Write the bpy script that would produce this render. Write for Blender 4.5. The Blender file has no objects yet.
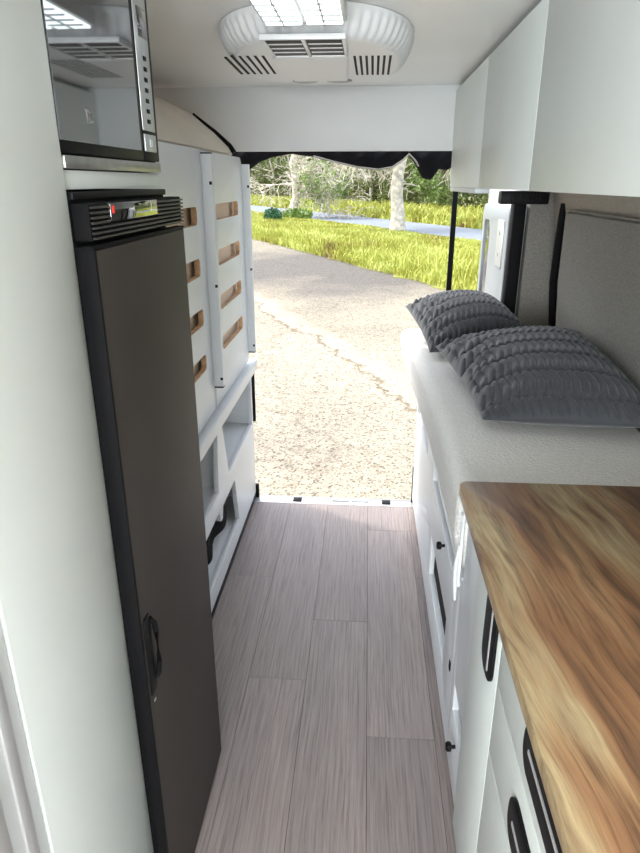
import bpy, bmesh, math, random
import numpy as np
from mathutils import Vector, Matrix
random.seed(7); rng = np.random.default_rng(11)
S = bpy.context.scene; C = S.collection
R = math.radians

# ---------------------------------------------------------------- materials
def nt(name):
    m = bpy.data.materials.new(name); m.use_nodes = True
    t = m.node_tree; b = t.nodes['Principled BSDF']
    return m, t, b
def L(t, a, b): t.links.new(a, b)
def node(t, kind, **kw):
    n = t.nodes.new(kind)
    for k, v in kw.items():
        if k in n.inputs: n.inputs[k].default_value = v
        else: setattr(n, k, v)
    return n
def coords(t, scale=(1, 1, 1), kind='Object', rot=(0, 0, 0)):
    tc = t.nodes.new('ShaderNodeTexCoord'); mp = t.nodes.new('ShaderNodeMapping')
    mp.inputs['Scale'].default_value = scale; mp.inputs['Rotation'].default_value = rot
    L(t, tc.outputs[kind], mp.inputs['Vector']); return mp.outputs['Vector']
def ramp(t, fac, stops, interp='LINEAR'):
    r = t.nodes.new('ShaderNodeValToRGB'); r.color_ramp.interpolation = interp
    e = r.color_ramp.elements
    while len(e) < len(stops): e.new(0.5)
    for k, (p, c) in enumerate(stops):
        e[k].position = p; e[k].color = (*c, 1)
    L(t, fac, r.inputs['Fac']); return r.outputs['Color']
def bump(t, b, h, strength=.3, dist=.002):
    n = t.nodes.new('ShaderNodeBump'); n.inputs['Strength'].default_value = strength
    n.inputs['Distance'].default_value = dist
    L(t, h, n.inputs['Height']); L(t, n.outputs['Normal'], b.inputs['Normal'])
def simple(name, col, rough=.5, metal=0, var=.04, vscale=6, spec=.5, bmp=0, bscale=200, coat=0):
    m, t, b = nt(name)
    v = coords(t)
    n = node(t, 'ShaderNodeTexNoise', Scale=vscale, Detail=3.0); L(t, v, n.inputs['Vector'])
    lo = tuple(max(0, c*(1-var)) for c in col); hi = tuple(min(1, c*(1+var)) for c in col)
    L(t, ramp(t, n.outputs['Fac'], [(.3, lo), (.7, hi)]), b.inputs['Base Color'])
    b.inputs['Roughness'].default_value = rough; b.inputs['Metallic'].default_value = metal
    b.inputs['Specular IOR Level'].default_value = spec
    b.inputs['Coat Weight'].default_value = coat
    if bmp:
        n2 = node(t, 'ShaderNodeTexNoise', Scale=bscale, Detail=2.0); L(t, v, n2.inputs['Vector'])
        bump(t, b, n2.outputs['Fac'], bmp)
    return m
WHITE = simple('white_laminate', (.76, .815, .80), .42, var=.015)
WHITE2 = simple('white_laminate_satin', (.80, .835, .87), .38, var=.015)
CEIL = simple('ceiling_lining', (.86, .86, .84), .28, var=.03, vscale=2.5)
HEAD = simple('header_lining', (.70, .72, .72), .45, var=.02)
BLACK = simple('black_plastic', (.004, .004, .005), .5, spec=.18)
BLACKM = simple('matt_black', (.005, .005, .006), .7, spec=.15)
RECESS_SHADE = simple('dark_interior', (.02, .02, .022), .9)  # recess shade put into the colour of the locker and niche backs
DOORBR = simple('fridge_door_film', (.050, .041, .036), .6, metal=.15, var=.05, spec=.35, bmp=.12, bscale=500)
GLOSS = simple('black_gloss_glass', (.010, .011, .012), .03, spec=1.0, coat=1)
MIRROR = simple('mirror_glass', (.30, .31, .32), .04, metal=.85, var=.01)
STEEL = simple('brushed_steel', (.42, .41, .39), .32, metal=.9, var=.1, vscale=30)
SILVER = simple('silver_plastic', (.55, .57, .58), .35, metal=.5)
ALU = simple('aluminium', (.75, .76, .78), .35, metal=.6)
PLY = simple('plywood_edge', (.70, .46, .28), .6, var=.22, vscale=40)
TAN = simple('beige_padding', (.90, .72, .56), .9, var=.05, bmp=.2)
GREY = simple('grey_fabric', (.215, .205, .185), .95, var=.22, vscale=160, bmp=.5, bscale=700)
BEIGE = simple('beige_fabric', (.36, .32, .27), .95, var=.15, vscale=150, bmp=.4, bscale=600)
BAG = simple('black_cloth', (.008, .008, .010), .85, spec=.15, bmp=.5, bscale=60)
PALEGREY = simple('pale_grey_plastic', (.62, .66, .68), .4)
PAINT = simple('van_paint', (.62, .65, .67), .25, coat=.5)
DOORIN = simple('rear_door_lining', (.28, .31, .33), .4)
LENS = simple('smoked_lens', (.28, .28, .28), .3)
ACW = simple('air_con_plastic', (.82, .84, .85), .35, var=.01)
RED = nt('red_indicator')
RED[2].inputs['Base Color'].default_value = (.5, .01, .01, 1); RED[2].inputs['Emission Color'].default_value = (1, .04, .03, 1)
RED[2].inputs['Emission Strength'].default_value = .35; RED = RED[0]
LED = nt('led_panel')
LED[2].inputs['Emission Color'].default_value = (.86, .97, 1, 1); LED[2].inputs['Emission Strength'].default_value = 2.6; LED = LED[0]
CORD = simple('white_cord', (.82, .84, .86), .5)

def mattress_mat():
    m, t, b = nt('mattress_knit')
    v = coords(t)
    vo = node(t, 'ShaderNodeTexVoronoi', Scale=120.0); L(t, v, vo.inputs['Vector'])
    L(t, ramp(t, vo.outputs['Distance'], [(.0, (.78, .765, .73)), (.5, (.88, .87, .84))]), b.inputs['Base Color'])
    b.inputs['Roughness'].default_value = .9
    bump(t, b, vo.outputs['Distance'], .9, .0025)
    return m
KNIT = mattress_mat()
def pillow_mat():
    m, t, b = nt('charcoal_quilt')
    v = coords(t)
    n = node(t, 'ShaderNodeTexNoise', Scale=420.0, Detail=2.0); L(t, v, n.inputs['Vector'])
    L(t, ramp(t, n.outputs['Fac'], [(.3, (.025, .028, .034)), (.7, (.048, .052, .061))]), b.inputs['Base Color'])
    b.inputs['Roughness'].default_value = .8
    b.inputs['Sheen Weight'].default_value = .25
    bump(t, b, n.outputs['Fac'], .4, .001)
    return m
QUILT = pillow_mat()
def wood_top():
    m, t, b = nt('rustic_timber_laminate')
    v = coords(t, (1, 1, 1), rot=(0, 0, R(-7)))
    d = node(t, 'ShaderNodeTexNoise', Scale=2.2, Detail=3.0); L(t, v, d.inputs['Vector'])
    mx = node(t, 'ShaderNodeVectorMath', operation='MULTIPLY_ADD')
    L(t, d.outputs['Color'], mx.inputs[0]); mx.inputs[1].default_value = (.075, .20, .1); L(t, v, mx.inputs[2])
    def layer(sc, det, rough=.6):
        m2 = node(t, 'ShaderNodeMapping'); m2.inputs['Scale'].default_value = sc; L(t, mx.outputs['Vector'], m2.inputs['Vector'])
        q = node(t, 'ShaderNodeTexNoise', Scale=1.0, Detail=det, Roughness=rough); L(t, m2.outputs['Vector'], q.inputs['Vector']); return q
    n = layer((8.5, 1.3, 5), 3, .55)
    c1 = ramp(t, n.outputs['Fac'], [(.32, (.045, .026, .017)), (.42, (.14, .078, .044)), (.49, (.29, .155, .078)), (.56, (.36, .225, .12)), (.63, (.45, .36, .215)), (.72, (.25, .14, .075))])
    nb = layer((34, 2.2, 5), 5, .75)
    cb = ramp(t, nb.outputs['Fac'], [(.32, (.34, .30, .27)), (.46, (.86, .82, .78)), (.62, (1.15, 1.12, 1.05))])
    m0 = node(t, 'ShaderNodeMix', data_type='RGBA', blend_type='MULTIPLY'); m0.inputs[0].default_value = .85
    L(t, c1, m0.inputs[6]); L(t, cb, m0.inputs[7])
    g = layer((150, 5, 5), 4, .7)
    c2 = ramp(t, g.outputs['Fac'], [(.33, (.55, .52, .50)), (.52, (1.05, 1.05, 1.05))])
    mm = node(t, 'ShaderNodeMix', data_type='RGBA', blend_type='MULTIPLY'); mm.inputs[0].default_value = .8
    L(t, m0.outputs[2], mm.inputs[6]); L(t, c2, mm.inputs[7])
    # knots and cracks
    m4 = node(t, 'ShaderNodeMapping'); m4.inputs['Scale'].default_value = (9, 3.2, 1); L(t, mx.outputs['Vector'], m4.inputs['Vector'])
    vo = node(t, 'ShaderNodeTexVoronoi', Scale=.8); L(t, m4.outputs['Vector'], vo.inputs['Vector'])
    c3 = ramp(t, vo.outputs['Distance'], [(.03, (.25, .2, .16)), (.11, (1, 1, 1))])
    m5 = node(t, 'ShaderNodeMix', data_type='RGBA', blend_type='MULTIPLY'); m5.inputs[0].default_value = .8
    L(t, mm.outputs[2], m5.inputs[6]); L(t, c3, m5.inputs[7])
    L(t, m5.outputs[2], b.inputs['Base Color'])
    b.inputs['Roughness'].default_value = .42
    bump(t, b, g.outputs['Fac'], .12, .001)
    return m
WOOD = wood_top()
def plank_mat():
    m, t, b = nt('greyed_oak_vinyl')
    v = coords(t)
    at = node(t, 'ShaderNodeAttribute', attribute_name='plank')
    add = node(t, 'ShaderNodeVectorMath', operation='MULTIPLY_ADD')
    L(t, at.outputs['Color'], add.inputs[0]); add.inputs[1].default_value = (3, 7, 5); L(t, v, add.inputs[2])
    d = node(t, 'ShaderNodeTexNoise', Scale=2.5, Detail=2.0); L(t, add.outputs['Vector'], d.inputs['Vector'])
    w = node(t, 'ShaderNodeVectorMath', operation='MULTIPLY_ADD')
    L(t, d.outputs['Color'], w.inputs[0]); w.inputs[1].default_value = (.02, .1, 0); L(t, add.outputs['Vector'], w.inputs[2])
    mp = node(t, 'ShaderNodeMapping'); mp.inputs['Scale'].default_value = (190, 5, 1); L(t, w.outputs['Vector'], mp.inputs['Vector'])
    n = node(t, 'ShaderNodeTexNoise', Scale=1.0, Detail=6.0, Roughness=.7); L(t, mp.outputs['Vector'], n.inputs['Vector'])
    mp2 = node(t, 'ShaderNodeMapping'); mp2.inputs['Scale'].default_value = (12, 1.1, 1); L(t, w.outputs['Vector'], mp2.inputs['Vector'])
    n2 = node(t, 'ShaderNodeTexNoise', Scale=1.0, Detail=2.0); L(t, mp2.outputs['Vector'], n2.inputs['Vector'])
    wv = node(t, 'ShaderNodeTexWave', wave_type='BANDS', bands_direction='X', Scale=1.6, Distortion=6.0, Detail=3.0)
    L(t, mp2.outputs['Vector'], wv.inputs['Vector'])
    c = ramp(t, n.outputs['Fac'], [(.30, (.205, .165, .158)), (.48, (.335, .283, .270)), (.70, (.425, .37, .355))])
    c2 = ramp(t, n2.outputs['Fac'], [(.3, (.82, .82, .84)), (.7, (1.0, .98, .96))])
    mm = node(t, 'ShaderNodeMix', data_type='RGBA', blend_type='MULTIPLY'); mm.inputs[0].default_value = 1
    L(t, c, mm.inputs[6]); L(t, c2, mm.inputs[7])
    c3 = ramp(t, wv.outputs['Fac'], [(.0, (.80, .79, .78)), (.35, (1, 1, 1))])
    m3 = node(t, 'ShaderNodeMix', data_type='RGBA', blend_type='MULTIPLY'); m3.inputs[0].default_value = .5
    L(t, mm.outputs[2], m3.inputs[6]); L(t, c3, m3.inputs[7])
    hs = node(t, 'ShaderNodeHueSaturation'); L(t, m3.outputs[2], hs.inputs['Color'])
    mr = node(t, 'ShaderNodeMapRange'); mr.inputs['To Min'].default_value = .90; mr.inputs['To Max'].default_value = 1.08
    sp = node(t, 'ShaderNodeSeparateColor'); L(t, at.outputs['Color'], sp.inputs[0])
    L(t, sp.outputs[0], mr.inputs['Value']); L(t, mr.outputs[0], hs.inputs['Value'])
    L(t, hs.outputs['Color'], b.inputs['Base Color'])
    b.inputs['Roughness'].default_value = .5
    bump(t, b, n.outputs['Fac'], .15, .001)
    return m
PLANK = plank_mat()
def gravel_mat():
    m, t, b = nt('gravel')
    v = coords(t)
    n = node(t, 'ShaderNodeTexNoise', Scale=.22, Detail=4.0, Roughness=.6); L(t, v, n.inputs['Vector'])
    base = ramp(t, n.outputs['Fac'], [(.35, (.27, .245, .20)), (.5, (.38, .34, .27)), (.65, (.45, .405, .315))])
    # darker grey patch in the middle distance
    n3 = node(t, 'ShaderNodeTexNoise', Scale=.5, Detail=5.0); L(t, v, n3.inputs['Vector'])
    sx = node(t, 'ShaderNodeSeparateXYZ'); L(t, v, sx.inputs[0])
    ad = node(t, 'ShaderNodeMath', operation='MULTIPLY_ADD'); L(t, n3.outputs['Fac'], ad.inputs[0]); ad.inputs[1].default_value = 9; L(t, sx.outputs['Y'], ad.inputs[2])
    pm = node(t, 'ShaderNodeMapRange'); pm.inputs['From Min'].default_value = 16.5; pm.inputs['From Max'].default_value = 20; L(t, ad.outputs[0], pm.inputs['Value'])
    pm2 = node(t, 'ShaderNodeMapRange'); pm2.inputs['From Min'].default_value = 24; pm2.inputs['From Max'].default_value = 27
    pm2.inputs['To Min'].default_value = 1; pm2.inputs['To Max'].default_value = .35; L(t, ad.outputs[0], pm2.inputs['Value'])
    pmm = node(t, 'ShaderNodeMath', operation='MULTIPLY'); L(t, pm.outputs[0], pmm.inputs[0]); L(t, pm2.outputs[0], pmm.inputs[1])
    mx = node(t, 'ShaderNodeMix', data_type='RGBA'); L(t, pmm.outputs[0], mx.inputs[0]); L(t, base, mx.inputs[6]); mx.inputs[7].default_value = (.165, .15, .138, 1)
    vo = node(t, 'ShaderNodeTexVoronoi', Scale=62.0); L(t, v, vo.inputs['Vector'])
    sp = ramp(t, vo.outputs['Color'], [(.20, (.16, .14, .12)), (.27, (.72, .70, .64)), (.5, (.95, .94, .9)), (.9, (1, 1, 1))])
    mm = node(t, 'ShaderNodeMix', data_type='RGBA', blend_type='MULTIPLY'); mm.inputs[0].default_value = .8
    L(t, mx.outputs[2], mm.inputs[6]); L(t, sp, mm.inputs[7])
    n4 = node(t, 'ShaderNodeTexNoise', Scale=13.0, Detail=6.0, Roughness=.8); L(t, v, n4.inputs['Vector'])
    sp4 = ramp(t, n4.outputs['Fac'], [(.34, (.55, .50, .45)), (.48, (1, 1, 1))])
    m4 = node(t, 'ShaderNodeMix', data_type='RGBA', blend_type='MULTIPLY'); m4.inputs[0].default_value = 1
    L(t, mm.outputs[2], m4.inputs[6]); L(t, sp4, m4.inputs[7])
    # thin wandering cracks
    nd = node(t, 'ShaderNodeTexNoise', Scale=1.2, Detail=4.0); L(t, v, nd.inputs['Vector'])
    va = node(t, 'ShaderNodeVectorMath', operation='MULTIPLY_ADD'); L(t, nd.outputs['Color'], va.inputs[0]); va.inputs[1].default_value = (1.5, 1.5, 0); L(t, v, va.inputs[2])
    vc = node(t, 'ShaderNodeTexVoronoi', feature='DISTANCE_TO_EDGE', Scale=.28); L(t, va.outputs['Vector'], vc.inputs['Vector'])
    cr = ramp(t, vc.outputs['Distance'], [(.0, (.45, .42, .38)), (.012, (1, 1, 1))])
    m5 = node(t, 'ShaderNodeMix', data_type='RGBA', blend_type='MULTIPLY'); m5.inputs[0].default_value = .35
    L(t, m4.outputs[2], m5.inputs[6]); L(t, cr, m5.inputs[7])
    # broken edge of an old concrete strip running across the lot
    dt = node(t, 'ShaderNodeVectorMath', operation='DOT_PRODUCT'); L(t, v, dt.inputs[0]); dt.inputs[1].default_value = (.906, .422, 0)
    ne = node(t, 'ShaderNodeTexNoise', Scale=1.1, Detail=7.0, Roughness=.65); L(t, v, ne.inputs['Vector'])
    ed = node(t, 'ShaderNodeMath', operation='MULTIPLY_ADD'); L(t, ne.outputs['Fac'], ed.inputs[0]); ed.inputs[1].default_value = 1.1; L(t, dt.outputs['Value'], ed.inputs[2])
    mr = node(t, 'ShaderNodeMapRange'); mr.inputs['From Min'].default_value = 3.19; mr.inputs['From Max'].default_value = 5.19; L(t, ed.outputs[0], mr.inputs['Value'])
    bands = ramp(t, mr.outputs[0], [(.0, (1, 1, 1)), (.235, (1, 1, 1)), (.25, (.50, .45, .40)), (.262, (.62, .57, .5)), (.275, (1.25, 1.25, 1.22)), (.42, (1.15, 1.14, 1.1)), (.50, (.93, .92, .9)), (1, (.95, .95, .94))])
    m6 = node(t, 'ShaderNodeMix', data_type='RGBA', blend_type='MULTIPLY'); m6.inputs[0].default_value = 1
    L(t, m5.outputs[2], m6.inputs[6]); L(t, bands, m6.inputs[7])
    L(t, m6.outputs[2], b.inputs['Base Color'])
    b.inputs['Roughness'].default_value = .95
    bump(t, b, vo.outputs['Distance'], .5, .02)
    return m
GRAVEL = gravel_mat()
def leafy(name, stops, scale=1.5, rough=.6, trans=.25):
    m, t, b = nt(name)
    v = coords(t)
    n = node(t, 'ShaderNodeTexNoise', Scale=scale, Detail=4.0, Roughness=.7); L(t, v, n.inputs['Vector'])
    L(t, ramp(t, n.outputs['Fac'], stops), b.inputs['Base Color'])
    b.inputs['Roughness'].default_value = rough
    b.inputs['Specular IOR Level'].default_value = .2
    return m
GRASS = leafy('verge_grass', [(.30, (.30, .22, .09)), (.42, (.42, .42, .08)), (.55, (.52, .56, .14)), (.70, (.66, .68, .24))], .55)
TURF = leafy('verge_soil', [(.3, (.16, .13, .06)), (.7, (.30, .32, .08))], .6)
LEAF1 = leafy('gum_leaves', [(.3, (.07, .11, .03)), (.5, (.17, .25, .07)), (.7, (.32, .42, .14))], .9)
LEAF2 = leafy('bright_leaves', [(.3, (.12, .20, .04)), (.7, (.34, .48, .13))], 1.2)
LEAF3 = leafy('olive_scrub', [(.3, (.11, .085, .045)), (.5, (.17, .20, .07)), (.7, (.28, .33, .12))], .8)
BARK = simple('pale_bark', (.66, .60, .52), .85, var=.4, vscale=5, bmp=.6, bscale=12)
BARKD = simple('brown_bark', (.17, .13, .09), .9, var=.2, vscale=4)
ASPH = simple('road_asphalt', (.20, .23, .27), .8, var=.08, vscale=1)
POSTW = simple('white_post_paint', (.8, .8, .8), .6)

# ---------------------------------------------------------------- helpers
WL = {}
def wl(o): return WL.get(o.name, Vector((0, 0, 0)))
def tag(o, label=None, cat=None, group=None, kind=None):
    if label: o['label'] = label
    if cat: o['category'] = cat
    if group: o['group'] = group
    if kind: o['kind'] = kind
    return o
def thing(name, loc, label, cat, group=None):
    o = bpy.data.objects.new(name, None); C.objects.link(o); o.empty_display_size = .05
    o.location = loc; WL[o.name] = Vector(loc)
    return tag(o, label, cat, group)
def smooth(me, ang=40):
    for p in me.polygons: p.use_smooth = True
    try: me.set_sharp_from_angle(angle=R(ang))
    except Exception: pass
def link(name, me, mats, parent=None, origin='base'):
    if not isinstance(mats, (list, tuple)): mats = [mats]
    if not me.materials:
        for m in mats: me.materials.append(m)
    o = bpy.data.objects.new(name, me); C.objects.link(o)
    if parent is not None:
        off = wl(parent); me.transform(Matrix.Translation(-off)); o.parent = parent; WL[o.name] = off
    elif origin == 'base':
        co = [v.co for v in me.vertices]
        lo = [min(c[i] for c in co) for i in range(3)]; hi = [max(c[i] for c in co) for i in range(3)]
        c = Vector(((lo[0]+hi[0])/2, (lo[1]+hi[1])/2, lo[2]))
        me.transform(Matrix.Translation(-c)); o.location = c; WL[o.name] = c
    return o
def fin(name, bm, mats, parent=None, sm=40, origin='base'):
    me = bpy.data.meshes.new(name); bm.normal_update(); bm.to_mesh(me); bm.free()
    smooth(me, sm)
    return link(name, me, mats, parent, origin)
def bx(bm, lo, hi, bev=0, seg=2, mi=0):
    r = bmesh.ops.create_cube(bm, size=1)
    vs = r['verts']
    for v in vs:
        v.co = Vector([lo[i] + (v.co[i]+.5)*(hi[i]-lo[i]) for i in range(3)])
    fs = set(f for v in vs for f in v.link_faces)
    for f in fs: f.material_index = mi
    if bev:
        es = set(e for v in vs for e in v.link_edges)
        bmesh.ops.bevel(bm, geom=list(es), offset=bev, segments=seg, affect='EDGES', profile=.5)
    return vs
def box(name, lo, hi, mat, parent=None, bev=.0015, seg=2):
    bm = bmesh.new(); bx(bm, lo, hi, bev, seg); return fin(name, bm, mat, parent)
def struct(name, lo, hi, mat, bev=0):
    o = box(name, lo, hi, mat, None, bev); o['kind'] = 'structure'; return o
def tube(bm, pts, rad, n=8, caps=True):
    pts = [Vector(p) for p in pts]
    if not hasattr(rad, '__len__'): rad = [rad]*len(pts)
    rings = []; up = None
    for i, p in enumerate(pts):
        d = (pts[min(i+1, len(pts)-1)] - pts[max(i-1, 0)])
        if d.length < 1e-9: d = Vector((0, 0, 1))
        d.normalize()
        if up is None:
            up = Vector((0, 0, 1)) if abs(d.z) < .9 else Vector((1, 0, 0))
        a = d.cross(up)
        if a.length < 1e-6: a = d.cross(Vector((0, 1, .1)))
        a.normalize(); b2 = d.cross(a).normalized(); up = -b2 if False else up
        rings.append([bm.verts.new(p + (a*math.cos(2*math.pi*k/n) + b2*math.sin(2*math.pi*k/n))*rad[i]) for k in range(n)])
    for i in range(len(rings)-1):
        for k in range(n):
            bm.faces.new((rings[i][k], rings[i][(k+1) % n], rings[i+1][(k+1) % n], rings[i+1][k]))
    if caps:
        try: bm.faces.new(rings[0][::-1]); bm.faces.new(rings[-1])
        except Exception: pass
def rr(a0, b0, a1, b1, r, n=6, corners=(1, 1, 1, 1)):
    out = []
    for k, (cx, cy, s) in enumerate(((a1-r, b1-r, 0), (a0+r, b1-r, 90), (a0+r, b0+r, 180), (a1-r, b0+r, 270))):
        if corners[k]:
            for i in range(n+1):
                an = R(s + 90*i/n); out.append((cx+r*math.cos(an), cy+r*math.sin(an)))
        else:
            out.append([(a1, b1), (a0, b1), (a0, b0), (a1, b0)][k])
    return out
def plate(name, outer, holes, axis, pos, th, mats, parent=None, bev=.0012, hole_edge=None):
    """flat board with cut-outs; axis X: (a,b)=(Y,Z); axis Y: (a,b)=(X,Z); axis Z: (a,b)=(X,Y). Board spans pos .. pos+th"""
    cu = bpy.data.curves.new('tmp', 'CURVE'); cu.dimensions = '2D'; cu.fill_mode = 'BOTH'
    cu.extrude = abs(th)/2 - bev; cu.bevel_depth = bev; cu.bevel_resolution = 1; cu.offset = -bev
    for poly in [outer]+list(holes):
        sp = cu.splines.new('POLY'); sp.points.add(len(poly)-1); sp.use_cyclic_u = True
        for p, (a, b) in zip(sp.points, poly): p.co = (a, b, 0, 1)
    ob = bpy.data.objects.new('tmp', cu); C.objects.link(ob)
    dg = bpy.context.evaluated_depsgraph_get(); dg.update()
    me = bpy.data.meshes.new_from_object(ob.evaluated_get(dg)); me.name = name
    bpy.data.objects.remove(ob); bpy.data.curves.remove(cu)
    me.materials.clear()
    mid = pos + th/2
    if hole_edge is not None:
        for p in me.polygons:
            if abs(p.normal.z) < .5:
                c = p.center
                inside = any(min(q[0] for q in h)-.004 < c.x < max(q[0] for q in h)+.004 and min(q[1] for q in h)-.004 < c.y < max(q[1] for q in h)+.004 for h in holes)
                p.material_index = 1 if inside else 0
    for v in me.vertices:
        a, b, c = v.co
        v.co = {'X': (mid+c, a, b), 'Y': (a, mid-c, b), 'Z': (a, b, mid+c)}[axis]
    me.update()
    bm = bmesh.new(); bm.from_mesh(me); bmesh.ops.remove_doubles(bm, verts=bm.verts, dist=1e-6)
    bmesh.ops.recalc_face_normals(bm, faces=bm.faces); bm.to_mesh(me); bm.free()
    smooth(me, 30)
    ms = [mats] + ([hole_edge] if hole_edge is not None else [])
    return link(name, me, ms, parent)
def knob(name, x, y, z, parent, mat=BLACK):
    bm = bmesh.new()
    tube(bm, [(x, y, z), (x-.012, y, z)], .005, 12)
    tube(bm, [(x-.010, y, z), (x-.013, y, z), (x-.022, y, z), (x-.025, y, z)], [.008, .0125, .0125, .009], 16)
    return fin(name, bm, mat, parent)

# ---------------------------------------------------------------- van shell
GZ0 = -.60
XL, XR, ZC, YF, YB = -1.10, .90, 1.925, -1.7, 2.985
def floor():
    bm = bmesh.new(); lay = bm.loops.layers.color.new('plank')
    xs = [-1.17, -.965, -.76, -.56, -.36, -.168, .035, .237, .44, .64, .84]
    seams = {3: [2.27], 4: [1.683], 5: [2.0], 6: [1.465], 2: [1.9], 7: [2.3]}
    for i in range(len(xs)-1):
        cuts = [-1.72] + sorted([s - k*1.22 for s in seams.get(i, [1.2]) for k in range(0, 3) if s-k*1.22 > -1.6] + [s+1.22 for s in seams.get(i, [1.2]) if s+1.22 < 2.9]) + [2.93]
        for j in range(len(cuts)-1):
            n0 = len(bm.faces)
            bx(bm, (xs[i]+.0006, cuts[j]+.0006, -.004), (xs[i+1]-.0006, cuts[j+1]-.0006, 0), .0004, 1)
            c = (random.random(), random.random(), random.random(), 1)
            bm.faces.ensure_lookup_table()
            for f in bm.faces[n0:]:
                for l in f.loops: l[lay] = c
    bx(bm, (-1.17, -1.72, -.06), (.93, 2.93, -.004), 0, mi=1)
    bm.faces.ensure_lookup_table()
    o = fin('floor', bm, [PLANK, BLACKM], origin=None); o['kind'] = 'structure'
floor()
struct('ceiling', (XL-.05, YF, ZC), (XR, 3.03, ZC+.05), CEIL)
# side walls as leaning profiles
def wall(name, prof, y0, y1, mat, th):
    bm = bmesh.new(); a = []; b = []
    for (x, z) in prof: a.append(bm.verts.new((x, y0, z))); b.append(bm.verts.new((x, y1, z)))
    for (x, z) in reversed(prof): a.append(bm.verts.new((x+th, y0, z))); b.append(bm.verts.new((x+th, y1, z)))
    n = len(a)
    bm.faces.new(a[::-1]); bm.faces.new(b)
    for k in range(n): bm.faces.new((a[k], a[(k+1) % n], b[(k+1) % n], b[k]))
    bmesh.ops.recalc_face_normals(bm, faces=bm.faces)
    o = fin(name, bm, mat, sm=50); o['kind'] = 'structure'; return o
rp = [(.84, 0), (.90, .5), (.90, .85), (.86, 1.15), (.80, 1.47), (.76, 1.60), (.70, ZC)]
wall('wall_right', rp, YF, 3.03, BEIGE, .05)
wall('wall_left', [(-1.12, 0), (-1.16, .5), (-1.16, .9), (-1.10, 1.45), (-1.02, ZC)], YF, 3.03, TAN, -.05)
# front wall with windscreen
o = plate('wall_front', [(-1.16, 0), (.84, 0), (.80, ZC), (-1.1, ZC)], [rr(-1.0, .85, .68, 1.75, .1)], 'Y', YF-.04, .04, HEAD); o['kind'] = 'structure'
gm, gt, gb = nt('window_glass'); gb.inputs['Transmission Weight'].default_value = 1; gb.inputs['Roughness'].default_value = .02; gb.inputs['IOR'].default_value = 1.01
o = box('window_1', (-1.01, YF-.03, .84), (.69, YF-.02, 1.76), gm, None, 0); o['kind'] = 'structure'
# rear header board and rear frame
struct('wall_rear', (-1.08, 3.0, 1.675), (.75, 3.03, ZC), HEAD, .001)
# right rear post: fabric return facing the cabin
bm = bmesh.new(); bx(bm, (.70, 3.0, 0), (.93, 3.06, 1.70), .01)
o = fin('trim_1', bm, GREY); o['kind'] = 'structure'
bm = bmesh.new(); bx(bm, (-1.2, 3.0, 0), (-1.0, 3.06, 1.70), .01)
o = fin('trim_2', bm, GREY); o['kind'] = 'structure'
# threshold
t = thing('door_threshold', (-.14, 2.96, -.02), 'pale metal sill plate at the end of the floor by the gravel', 'sill')
box('sill_plate', (-.95, 2.932, -.03), (.68, 2.985, .002), ALU, t)
box('sill_edge', (-.95, 2.987, -.06), (.68, 3.03, -.008), LENS, t)
for xx, w in ((-.33, .022), (.13, .022)):
    box('latch_plate', (xx-w, 2.945, .002), (xx+w, 2.985, .008), BLACK, t)
bm = bmesh.new()
bx(bm, (-.15, 2.962, .002), (-.06, 2.984, .010), .003); bx(bm, (-.05, 2.962, .002), (.04, 2.984, .010), .003)
fin('striker', bm, PALEGREY, t)

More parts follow.
